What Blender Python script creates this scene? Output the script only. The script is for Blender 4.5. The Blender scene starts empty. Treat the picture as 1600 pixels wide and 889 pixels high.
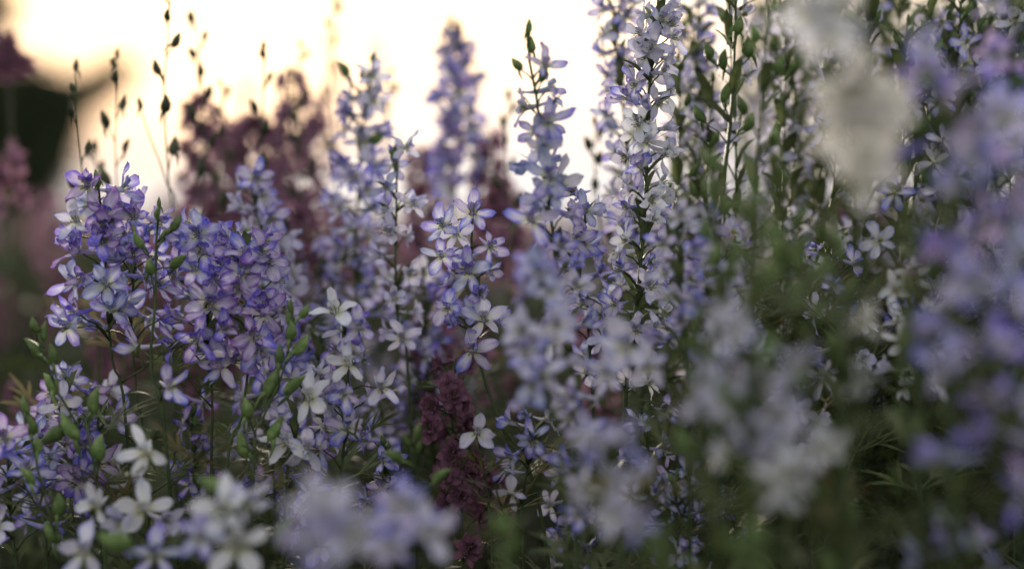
import bpy, math, random
from mathutils import Vector, Matrix, Euler

random.seed(7)
sc = bpy.context.scene
col = sc.collection
R = math.radians

# ------------------------------------------------------------------ camera
CAM_Z = 0.75
F_PX = 60.0 / 36.0 * 1600.0            # focal length in pixels of the 1600 px wide photograph
PITCH = math.atan(114.0 / F_PX)        # horizon a little above the middle
cd = bpy.data.cameras.new('camera')
cam = bpy.data.objects.new('camera', cd)
col.objects.link(cam)
cam.location = (0, 0, CAM_Z)
cam.rotation_euler = (R(90) - PITCH, 0, 0)
cd.lens = 60.0
cd.sensor_width = 36.0
cd.clip_start = 0.02
cd.clip_end = 3000
cd.dof.use_dof = True
cd.dof.focus_distance = 1.0
cd.dof.aperture_fstop = 2.0
sc.camera = cam

# ------------------------------------------------------------------ world and sun
SUN_EL, SUN_AZ = R(4.0), R(-10.0)       # low sun behind the flowers
VEIL, VEIL_COL = (0.68, 0.86), (3.75, 3.65, 3.6)
w = bpy.data.worlds.new('World')
sc.world = w
w.use_nodes = True
wn, wl = w.node_tree.nodes, w.node_tree.links
wn.clear()
wo = wn.new('ShaderNodeOutputWorld')
wb = wn.new('ShaderNodeBackground')
sky = wn.new('ShaderNodeTexSky')
sky.sky_type = 'NISHITA'
sky.sun_disc = False
sky.sun_elevation = SUN_EL
sky.sun_rotation = SUN_AZ
sky.air_density = 1.0
sky.dust_density = 7.0
sky.ozone_density = 1.0
wb.inputs['Strength'].default_value = 0.15
# thin evening cloud veil over the whole sky, denser and thinner in soft patches
wtc = wn.new('ShaderNodeTexCoord')
wmp = wn.new('ShaderNodeMapping')
wmp.inputs['Scale'].default_value = (1.0, 1.0, 2.6)
wl.new(wtc.outputs['Generated'], wmp.inputs[0])
wnz = wn.new('ShaderNodeTexNoise')
wnz.inputs['Scale'].default_value = 5.0
wnz.inputs['Detail'].default_value = 4.0
wl.new(wmp.outputs[0], wnz.inputs['Vector'])
wmr = wn.new('ShaderNodeMapRange')
wmr.inputs[1].default_value = 0.3
wmr.inputs[2].default_value = 0.7
wmr.inputs[3].default_value = VEIL[0]
wmr.inputs[4].default_value = VEIL[1]
wl.new(wnz.outputs[0], wmr.inputs[0])
wmx = wn.new('ShaderNodeMix')
wmx.data_type = 'RGBA'
wl.new(wmr.outputs[0], wmx.inputs[0])
wl.new(sky.outputs[0], wmx.inputs[6])
wmx.inputs[7].default_value = (*VEIL_COL, 1)
wl.new(wmx.outputs[2], wb.inputs[0])
wl.new(wb.outputs[0], wo.inputs[0])
ld = bpy.data.lights.new('sun', 'SUN')
ld.energy = 2.5
ld.angle = R(8)
ld.color = (1.0, 0.86, 0.68)
sun = bpy.data.objects.new('sun', ld)
col.objects.link(sun)
sd = Vector((math.sin(SUN_AZ) * math.cos(SUN_EL), math.cos(SUN_AZ) * math.cos(SUN_EL), math.sin(SUN_EL)))
sun.rotation_euler = sd.to_track_quat('Z', 'Y').to_euler()
sun.location = (0, 0, 20)
vs = sc.view_settings
vs.view_transform = 'Standard'
vs.look = 'None'
vs.exposure = 1.12
vs.gamma = 1.0
sc.cycles.max_bounces = 8
sc.cycles.diffuse_bounces = 4
sc.cycles.transmission_bounces = 4
sc.cycles.sample_clamp_indirect = 6.0
sc.cycles.use_denoising = True


# ------------------------------------------------------------------ helpers
def at(px, py, d):
    """a point d metres in front of the camera, in the direction of a spot of the 1600 x 889 photograph"""
    x = (px - 800.0) / F_PX * d
    y = (444.5 - py) / F_PX * d
    c, s = math.cos(PITCH), math.sin(PITCH)
    return Vector((x, d * c + y * s, CAM_Z - d * s + y * c))


class MB:
    def __init__(self):
        self.v, self.f, self.m, self.uv = [], [], [], []

    def tube(self, pts, radii, sides=5, mat=0):
        base = len(self.v)
        n = len(pts)
        for i, p in enumerate(pts):
            t = (pts[min(i + 1, n - 1)] - pts[max(i - 1, 0)])
            if t.length < 1e-9:
                t = Vector((0, 0, 1))
            t.normalize()
            a = t.orthogonal().normalized() if i == 0 else (self._a - t * self._a.dot(t)).normalized()
            self._a = a
            b = t.cross(a)
            for k in range(sides):
                an = 2 * math.pi * k / sides
                self.v.append(p + (a * math.cos(an) + b * math.sin(an)) * radii[i])
        for i in range(n - 1):
            for k in range(sides):
                k2 = (k + 1) % sides
                self.face([base + i * sides + k, base + i * sides + k2, base + (i + 1) * sides + k2, base + (i + 1) * sides + k], mat)
        self.face([base + k for k in range(sides)][::-1], mat)
        self.face([base + (n - 1) * sides + k for k in range(sides)], mat)

    def strip(self, pts, widths, side, mat=0):
        base = len(self.v)
        for p, wd in zip(pts, widths):
            self.v.append(p - side * wd)
            self.v.append(p + side * wd)
        for i in range(len(pts) - 1):
            b = base + 2 * i
            t0, t1 = i / (len(pts) - 1), (i + 1) / (len(pts) - 1)
            self.face([b, b + 1, b + 3, b + 2], mat, [(0, t0), (1, t0), (1, t1), (0, t1)])

    def grid(self, fn, nu, nv, mat=0):
        base = len(self.v)
        for j in range(nv + 1):
            for i in range(nu + 1):
                self.v.append(fn(i / nu, j / nv))
        for j in range(nv):
            for i in range(nu):
                a = base + j * (nu + 1) + i
                self.face([a, a + 1, a + nu + 2, a + nu + 1], mat,
                          [(i / nu, j / nv), ((i + 1) / nu, j / nv), ((i + 1) / nu, (j + 1) / nv), (i / nu, (j + 1) / nv)])

    def face(self, idx, mat=0, uv=None):
        self.f.append(idx)
        self.m.append(mat)
        self.uv.append(uv or [(0.5, 0.5)] * len(idx))

    def mesh(self, name, mats, smooth=True):
        me = bpy.data.meshes.new(name)
        me.from_pydata([tuple(p) for p in self.v], [], self.f)
        for m in mats:
            me.materials.append(m)
        me.polygons.foreach_set('material_index', self.m)
        me.polygons.foreach_set('use_smooth', [smooth] * len(self.f))
        ul = me.uv_layers.new(name='UVMap')
        flat = []
        for u in self.uv:
            for c in u:
                flat.extend(c)
        ul.data.foreach_set('uv', flat)
        me.update()
        return me


def link(name, data, parent=None, mat=None):
    o = bpy.data.objects.new(name, data)
    col.objects.link(o)
    if parent is not None:
        o.parent = parent
    if mat is not None:
        o.matrix_local = mat
    return o


def spline(ctrl, step):
    """Catmull-Rom through the control points, resampled about every step metres"""
    P = [ctrl[0] * 2 - ctrl[1]] + list(ctrl) + [ctrl[-1] * 2 - ctrl[-2]]
    out = []
    for i in range(1, len(P) - 2):
        n = max(2, int((P[i + 1] - P[i]).length / step))
        for k in range(n):
            t = k / n
            out.append(0.5 * ((2 * P[i]) + (P[i + 1] - P[i - 1]) * t + (2 * P[i - 1] - 5 * P[i] + 4 * P[i + 1] - P[i + 2]) * t * t
                              + (-P[i - 1] + 3 * P[i] - 3 * P[i + 1] + P[i + 2]) * t ** 3))
    out.append(ctrl[-1].copy())
    return out


# ------------------------------------------------------------------ materials
def new_mat(name):
    m = bpy.data.materials.new(name)
    m.use_nodes = True
    nt = m.node_tree
    nt.nodes.clear()
    return m, nt.nodes, nt.links


def mix_rgb(n, l, fac, a, b, mode='MIX'):
    x = n.new('ShaderNodeMix')
    x.data_type = 'RGBA'
    x.blend_type = mode
    for sock, val in ((x.inputs[0], fac), (x.inputs[6], a), (x.inputs[7], b)):
        if hasattr(val, 'is_output'):
            l.new(val, sock)
        elif isinstance(val, (int, float)):
            sock.default_value = val
        else:
            sock.default_value = (*val, 1)
    return x.outputs[2]


def math_n(n, l, op, a, b=None, clamp=False):
    x = n.new('ShaderNodeMath')
    x.operation = op
    x.use_clamp = clamp
    for i, val in enumerate((a, b)):
        if val is None:
            continue
        if hasattr(val, 'is_output'):
            l.new(val, x.inputs[i])
        else:
            x.inputs[i].default_value = val
    return x.outputs[0]


def smooth_range(n, l, v, lo, hi):
    x = n.new('ShaderNodeMapRange')
    x.interpolation_type = 'SMOOTHSTEP'
    l.new(v, x.inputs[0])
    x.inputs[1].default_value = lo
    x.inputs[2].default_value = hi
    return x.outputs[0]


def leafy(n, l, colour, rough, trans, bump=None, tcol=None):
    """front reflection plus light passing through a thin petal or leaf"""
    out = n.new('ShaderNodeOutputMaterial')
    p = n.new('ShaderNodeBsdfPrincipled')
    p.inputs['Roughness'].default_value = rough
    p.inputs['Specular IOR Level'].default_value = 0.3
    t = n.new('ShaderNodeBsdfTranslucent')
    mx = n.new('ShaderNodeMixShader')
    mx.inputs[0].default_value = trans
    l.new(colour, p.inputs['Base Color'])
    l.new(tcol or colour, t.inputs['Color'])
    if bump is not None:
        b = n.new('ShaderNodeBump')
        b.inputs['Strength'].default_value = 0.35
        b.inputs['Distance'].default_value = 0.0006
        l.new(bump, b.inputs['Height'])
        l.new(b.outputs[0], p.inputs['Normal'])
    l.new(p.outputs[0], mx.inputs[1])
    l.new(t.outputs[0], mx.inputs[2])
    l.new(mx.outputs[0], out.inputs[0])


def petal_mat(name, mid, edge_a, edge_b, edge_lo=0.35, edge_hi=1.0, tip=0.8, base=(0.62, 0.66, 0.45)):
    m, n, l = new_mat(name)
    uv = n.new('ShaderNodeUVMap')
    uv.uv_map = 'UVMap'
    sp = n.new('ShaderNodeSeparateXYZ')
    l.new(uv.outputs[0], sp.inputs[0])
    oi = n.new('ShaderNodeObjectInfo')
    rnd = oi.outputs['Random']
    # distance from the mid rib, and from the base
    du = math_n(n, l, 'MULTIPLY', math_n(n, l, 'ABSOLUTE', math_n(n, l, 'SUBTRACT', sp.outputs[0], 0.5)), 2.0)
    v = sp.outputs[1]
    tc = n.new('ShaderNodeTexCoord')
    nz = n.new('ShaderNodeTexNoise')
    nz.inputs['Scale'].default_value = 260
    nz.inputs['Detail'].default_value = 3
    l.new(tc.outputs['Object'], nz.inputs['Vector'])
    # rim of the petal: towards the sides and the tip
    rim = math_n(n, l, 'MAXIMUM', math_n(n, l, 'MULTIPLY', du, 0.95), v)
    rim = math_n(n, l, 'ADD', rim, math_n(n, l, 'MULTIPLY', math_n(n, l, 'SUBTRACT', nz.outputs[0], 0.5), 0.55))
    rim = math_n(n, l, 'ADD', rim, math_n(n, l, 'MULTIPLY', math_n(n, l, 'SUBTRACT', rnd, 0.5), 0.35))
    rimf = smooth_range(n, l, rim, edge_lo, edge_hi)
    hue = smooth_range(n, l, rnd, 0.25, 0.75)
    edge = mix_rgb(n, l, hue, edge_a, edge_b)
    c = mix_rgb(n, l, rimf, mid, edge)
    # veins running along the petal
    wv = n.new('ShaderNodeTexNoise')
    wv.inputs['Scale'].default_value = 7.0
    wv.inputs['Detail'].default_value = 2
    mp = n.new('ShaderNodeMapping')
    mp.inputs['Scale'].default_value = (3.2, 0.35, 1)
    l.new(uv.outputs[0], mp.inputs[0])
    l.new(mp.outputs[0], wv.inputs['Vector'])
    vein = smooth_range(n, l, wv.outputs[0], 0.42, 0.62)
    c = mix_rgb(n, l, math_n(n, l, 'MULTIPLY', vein, 0.42), c, edge)
    # greenish claw and greenish tip mark
    c = mix_rgb(n, l, math_n(n, l, 'MULTIPLY', math_n(n, l, 'SUBTRACT', 1.0, smooth_range(n, l, v, 0.05, 0.3)), 0.75), c, base)
    tipf = math_n(n, l, 'MULTIPLY', smooth_range(n, l, v, 0.86, 0.98), math_n(n, l, 'SUBTRACT', 1.0, smooth_range(n, l, du, 0.1, 0.6)))
    c = mix_rgb(n, l, math_n(n, l, 'MULTIPLY', tipf, tip), c, (0.22, 0.27, 0.10))
    # each petal a little lighter or darker
    val = n.new('ShaderNodeHueSaturation')
    l.new(c, val.inputs['Color'])
    l.new(math_n(n, l, 'ADD', math_n(n, l, 'MULTIPLY', rnd, 0.3), 0.83), val.inputs['Value'])
    l.new(math_n(n, l, 'ADD', math_n(n, l, 'MULTIPLY', rnd, 0.02), 0.49), val.inputs['Hue'])
    leafy(n, l, val.outputs[0], 0.5, 0.42, bump=wv.outputs[0])
    return m


def green_mat(name, a, b, rough=0.5, trans=0.25, scale=120):
    m, n, l = new_mat(name)
    tc = n.new('ShaderNodeTexCoord')
    oi = n.new('ShaderNodeObjectInfo')
    nz = n.new('ShaderNodeTexNoise')
    nz.inputs['Scale'].default_value = scale
    nz.inputs['Detail'].default_value = 4
    l.new(tc.outputs['Object'], nz.inputs['Vector'])
    c = mix_rgb(n, l, smooth_range(n, l, nz.outputs[0], 0.35, 0.68), a, b)
    val = n.new('ShaderNodeHueSaturation')
    l.new(c, val.inputs['Color'])
    l.new(math_n(n, l, 'ADD', math_n(n, l, 'MULTIPLY', oi.outputs['Random'], 0.6), 0.7), val.inputs['Value'])
    leafy(n, l, val.outputs[0], rough, trans, bump=nz.outputs[0])
    return m


PETAL = {
    'lavender': petal_mat('lavender_petal', (0.76, 0.73, 0.87), (0.29, 0.17, 0.60), (0.17, 0.21, 0.68)),
    'violet': petal_mat('violet_petal', (0.70, 0.63, 0.83), (0.29, 0.11, 0.49), (0.15, 0.14, 0.62), 0.3, 0.88),
    'blue': petal_mat('blue_petal', (0.72, 0.74, 0.88), (0.17, 0.22, 0.64), (0.27, 0.23, 0.62), 0.32, 0.95),
    'pale': petal_mat('pale_petal', (0.78, 0.76, 0.84), (0.42, 0.38, 0.72), (0.38, 0.42, 0.76), 0.5, 1.15),
    'white': petal_mat('white_petal', (0.82, 0.82, 0.84), (0.60, 0.60, 0.80), (0.55, 0.62, 0.82), 0.6, 1.25, base=(0.60, 0.62, 0.36)),
    'ivory': petal_mat('ivory_petal', (0.80, 0.78, 0.74), (0.66, 0.62, 0.66), (0.68, 0.64, 0.58), 0.6, 1.2),
    'plum': petal_mat('plum_petal', (0.30, 0.155, 0.22), (0.17, 0.075, 0.12), (0.22, 0.10, 0.165), 0.3, 1.0, tip=0.2, base=(0.16, 0.10, 0.08)),
    'mauve': petal_mat('mauve_petal', (0.42, 0.26, 0.34), (0.27, 0.13, 0.22), (0.31, 0.16, 0.25), 0.3, 1.0, tip=0.2, base=(0.30, 0.2, 0.16)),
}
STEM = green_mat('stem_green', (0.035, 0.06, 0.022), (0.07, 0.10, 0.035), 0.45, 0.1)
LEAF = green_mat('leaf_green', (0.055, 0.078, 0.03), (0.115, 0.145, 0.055), 0.5, 0.35)
DRY = green_mat('dry_leaf', (0.20, 0.16, 0.07), (0.12, 0.12, 0.045), 0.7, 0.3)
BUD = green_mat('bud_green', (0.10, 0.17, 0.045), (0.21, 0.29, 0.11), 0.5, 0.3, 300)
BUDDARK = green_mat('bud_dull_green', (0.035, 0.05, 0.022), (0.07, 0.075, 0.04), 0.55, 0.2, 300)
EYE = green_mat('flower_eye', (0.30, 0.30, 0.05), (0.09, 0.11, 0.03), 0.6, 0.2, 500)


# ------------------------------------------------------------------ plant organs (shared meshes)
def petal_shape(rng, L, W, point, nu=4, nv=7):
    bend = rng.uniform(-0.5, 0.65)
    cup = rng.uniform(0.10, 0.42)
    tw = rng.uniform(-0.8, 0.8)
    curl = rng.choice((0, 0, rng.uniform(.3, 1.0), -rng.uniform(.3, .9)))
    nick = rng.uniform(.2, .8) if rng.random() < .3 else None
    skew = rng.uniform(-0.12, 0.12)
    rip = rng.uniform(0, 6.28)

    def fn(u, v):
        s = (u - 0.5) * 2
        v = 1 - (1 - v) ** 1.5
        prof = 1.22 * v ** 0.72 * math.sqrt(max(0.0, 1 - v ** 3.4))
        prof = prof * (1 - point * max(0, v - 0.5)) + 0.14 * (1 - v)
        hw = W * 0.5 * prof
        x = s * hw + skew * L * v * v
        y = L * v * (1 - 0.06 * s * s) + 0.04 * L * v ** 8 * (1 - abs(s))
        z = L * (bend * 0.5 * (v * v - 0.25 * v)) + cup * W * (s * s) * prof * 0.55
        z += curl * L * 0.45 * max(0, v - 0.5) ** 1.5
        if nick is not None and v > .75:
            y -= 0.10 * L * max(0, 1 - abs(u - nick) * 5)
        z += 0.085 * L * math.sin(v * 8 + rip + s * 2.5) * abs(s) * v
        a = tw * v
        return Vector((x * math.cos(a) - z * math.sin(a), y, z * math.cos(a) + x * math.sin(a)))
    return fn


PETAL_MESH, EYE_MESH, FLOWER_MESH, BUD_MESH = {}, {}, {}, {}
rng = random.Random(3)
for key, mat in PETAL.items():
    lst = []
    for k in range(14):
        b = MB()
        dbl = key in ('plum', 'mauve')
        L = 0.0150 * rng.uniform(0.84, 1.12) * (0.85 if dbl else 1)
        Wd = rng.uniform(0.0070, 0.0112) * (1.05 if dbl else 1) * (0.92 if key == 'white' else 1)
        b.grid(petal_shape(rng, L, Wd, rng.uniform(0.15, 0.8)), 4, 8)
        lst.append(b.mesh('petal', [mat]))
    PETAL_MESH[key] = lst


def eye_mesh(key):
    """receptacle, spur behind, small inner petals and stamens in front"""
    b = MB()
    sp = [Vector((0, 0, 0.001)), Vector((0, 0.0012, -0.004)), Vector((0, 0.003, -0.009)), Vector((0, 0.006, -0.0145))]
    b.tube(sp, [0.0021, 0.0017, 0.0012, 0.0005], 6, 0)
    for k in range(2):                                   # two joined inner petals, standing forward
        s = -1 if k else 1

        def fn(u, v, s=s):
            q = (u - 0.5) * 2
            hw = 0.0022 * math.sin(math.pi * (v * 0.9 + 0.08)) ** 0.7
            return Vector((s * 0.0013 + q * hw, 0.001 + 0.0015 * q * q + 0.002 * v, 0.0006 + 0.0058 * v))
        b.grid(fn, 2, 3, 0)
    for k in range(7):
        an = k * 2.4 + 0.4
        r = 0.0006 + 0.00022 * k
        p0 = Vector((r * math.cos(an), r * math.sin(an) - 0.0006, 0.0004))
        p1 = p0 + Vector((r * 0.7 * math.cos(an), r * 0.7 * math.sin(an) - 0.0006, 0.0038 + 0.0006 * (k % 3)))
        b.tube([p0, p1 - Vector((0, 0, 0.001)), p1], [0.00025, 0.00025, 0.00055], 4, 1)
    return b.mesh('flower_centre', [PETAL[key], EYE])


def arrangement(rng, dbl, openness=1.0):
    """local matrices of the petals of one flower: face along +Z, upper petal along +Y"""
    out = []
    if dbl:
        rings = [(7, 12, 1.0, 0.0), (6, 38, 0.86, 0.0006), (5, 62, 0.66, 0.0012)]
        for n, tilt, s, dz in rings:
            off = rng.uniform(0, 6.28)
            for k in range(n):
                az = off + 2 * math.pi * k / n + rng.uniform(-0.2, 0.2)
                out.append(Matrix.Translation((0, 0, dz)) @ Matrix.Rotation(az, 4, 'Z') @ Matrix.Translation((0, 0.0008, 0))
                           @ Matrix.Rotation(R(tilt + rng.uniform(-14, 14)), 4, 'X') @ Matrix.Scale(s * rng.uniform(0.85, 1.1), 4))
    else:
        drop = rng.choice((0, 0, 0, 0, 74, -74, 143, -143))      # now and then a petal has fallen
        for az in (0, 74, -74, 143, -143):
            if az and az == drop:
                continue
            a = R(az + rng.uniform(-13, 13))
            tilt = R(rng.uniform(-14, 36) * max(0, openness) + (1 - openness) * 62)
            s = rng.uniform(0.9, 1.1)
            wsc = rng.uniform(0.82, 1.15) * (1.12 if az == 0 else 1)
            out.append(Matrix.Rotation(a, 4, 'Z') @ Matrix.Translation((0, 0.0012, 0)) @ Matrix.Rotation(tilt, 4, 'X')
                       @ Matrix.Diagonal((s * wsc, s, s, 1)))
        if rng.random() < .6:                            # small inner petals standing up round the eye
            for az in (28, -30, 180)[:rng.choice((2, 2, 3))]:
                out.append(Matrix.Rotation(R(az + rng.uniform(-12, 12)), 4, 'Z') @ Matrix.Translation((0, 0.0008, 0.0006))
                           @ Matrix.Rotation(R(rng.uniform(38, 66)), 4, 'X') @ Matrix.Scale(rng.uniform(.48, .64), 4))
    return out


for key in PETAL:
    EYE_MESH[key] = eye_mesh(key)
    lst = []
    for k in range(6):                                   # whole small flowers, for plants too far off to show single petals
        b = MB()
        dbl = key in ('plum', 'mauve')
        for M in arrangement(rng, dbl):
            fn = petal_shape(rng, 0.0150 * rng.uniform(0.9, 1.05), rng.uniform(0.007, 0.010), rng.uniform(0.1, 0.5))
            b.grid(lambda u, v: M @ fn(u, v), 2, 4, 0)
        b.tube([Vector((0, 0, 0.001)), Vector((0, 0.001, -0.004)), Vector((0, 0.005, -0.013))], [0.002, 0.0016, 0.0005], 4, 0)
        b.tube([Vector((0, 0, 0)), Vector((0, 0, 0.004))], [0.0012, 0.0016], 5, 1)
        lst.append(b.mesh('small_flower', [PETAL[key], EYE]))
    FLOWER_MESH[key] = lst


def bud_mesh(rng, mat, tipmat=None, fat=1.0):
    """closed bud: pointed egg with ribs and the spur sticking out at its foot; grows along +Z"""
    b = MB()
    L, Wd = 0.0115, 0.0029 * fat
    seg = 9
    rows = 7
    base = len(b.v)
    for j in range(rows + 1):
        v = j / rows
        r = Wd * math.sin(math.pi * (0.06 + 0.92 * v ** 0.8)) ** 0.85 * (1 - 0.25 * v)
        for k in range(seg):
            an = 2 * math.pi * k / seg
            rr = r * (1 + 0.16 * math.cos(3 * an + v))
            b.v.append(Vector((rr * math.cos(an) + 0.0009 * math.sin(v * 3), rr * math.sin(an), v * L)))
    for j in range(rows):
        for k in range(seg):
            k2 = (k + 1) % seg
            b.face([base + j * seg + k, base + j * seg + k2, base + (j + 1) * seg + k2, base + (j + 1) * seg + k],
                   1 if (tipmat and j >= 4) else 0, [(0.5, j / rows)] * 4)
    b.face([base + rows * seg + k for k in range(seg)], 1 if tipmat else 0)
    b.tube([Vector((0, -0.001, 0.002)), Vector((0.0005, -0.003, -0.001)), Vector((0.001, -0.004, -0.006))], [0.0012, 0.0009, 0.0003], 5, 0)
    return b.mesh('bud', [mat] + ([tipmat] if tipmat else []))


BUD_MESH['green'] = [bud_mesh(rng, BUD, None, f) for f in (0.9, 1.05, 1.2)]
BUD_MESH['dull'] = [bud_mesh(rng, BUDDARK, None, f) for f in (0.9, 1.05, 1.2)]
BUD_MESH['tipped'] = [bud_mesh(rng, BUD, PETAL['violet'], f) for f in (1.0, 1.2)]


def leaf_mesh(rng, mat):
    """finely cut larkspur leaf: a stalk that splits into threads; grows along +Y"""
    b = MB()
    k0 = Vector((0, 0, 0))
    k1 = Vector((0, 0.016, 0.002))
    b.tube([k0, k1], [0.0007, 0.0005], 4, 0)
    for i in range(5):
        a = R(-62 + 31 * i + rng.uniform(-8, 8))
        d = Vector((math.sin(a), math.cos(a), rng.uniform(-0.1, 0.35)))
        e = k1 + d * rng.uniform(0.010, 0.016)
        b.strip([k1, e], [0.0006, 0.0008], Vector((d.y, -d.x, 0)))
        for j in range(3):
            a2 = a + R((-26, 0, 26)[j] + rng.uniform(-9, 9))
            d2 = Vector((math.sin(a2), math.cos(a2), rng.uniform(-0.25, 0.3)))
            Lg = rng.uniform(0.012, 0.024)
            sd_ = Vector((d2.y, -d2.x, 0.2)).normalized()
            b.strip([e, e + d2 * Lg * 0.5 + Vector((0, 0, 0.001)), e + d2 * Lg], [0.0007, 0.0011, 0.0002], sd_)
    return b.mesh('leaf', [mat])


def bract_mesh(rng):
    """simple narrow leaf of the flowering part; grows along +Y"""
    b = MB()
    L, Wd = rng.uniform(0.018, 0.030), rng.uniform(0.0020, 0.0038)
    pts = [Vector((0, L * t, 0.006 * math.sin(t * 2.4))) for t in (0, .25, .5, .75, 1)]
    b.strip(pts, [Wd * .5, Wd * .9, Wd, Wd * .7, Wd * .1], Vector((1, 0, 0)))
    return b.mesh('bract', [LEAF])


LEAF_MESH = [leaf_mesh(rng, DRY if k == 6 else LEAF) for k in range(7)]
BRACT_MESH = [bract_mesh(rng) for k in range(5)]


def frame(z, up, loc, scale=1.0, roll=0.0):
    z = z.normalized()
    x = up.cross(z)
    if x.length < 1e-4:
        x = Vector((1, 0, 0))
    x.normalize()
    y = z.cross(x)
    M = Matrix((x, y, z)).transposed().to_4x4()
    return Matrix.Translation(loc) @ M @ Matrix.Rotation(roll, 4, 'Z') @ Matrix.Scale(scale, 4)


UP = Vector((0, 0, 1))
TO_CAM = Vector((0, -1, 0.05))


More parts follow.
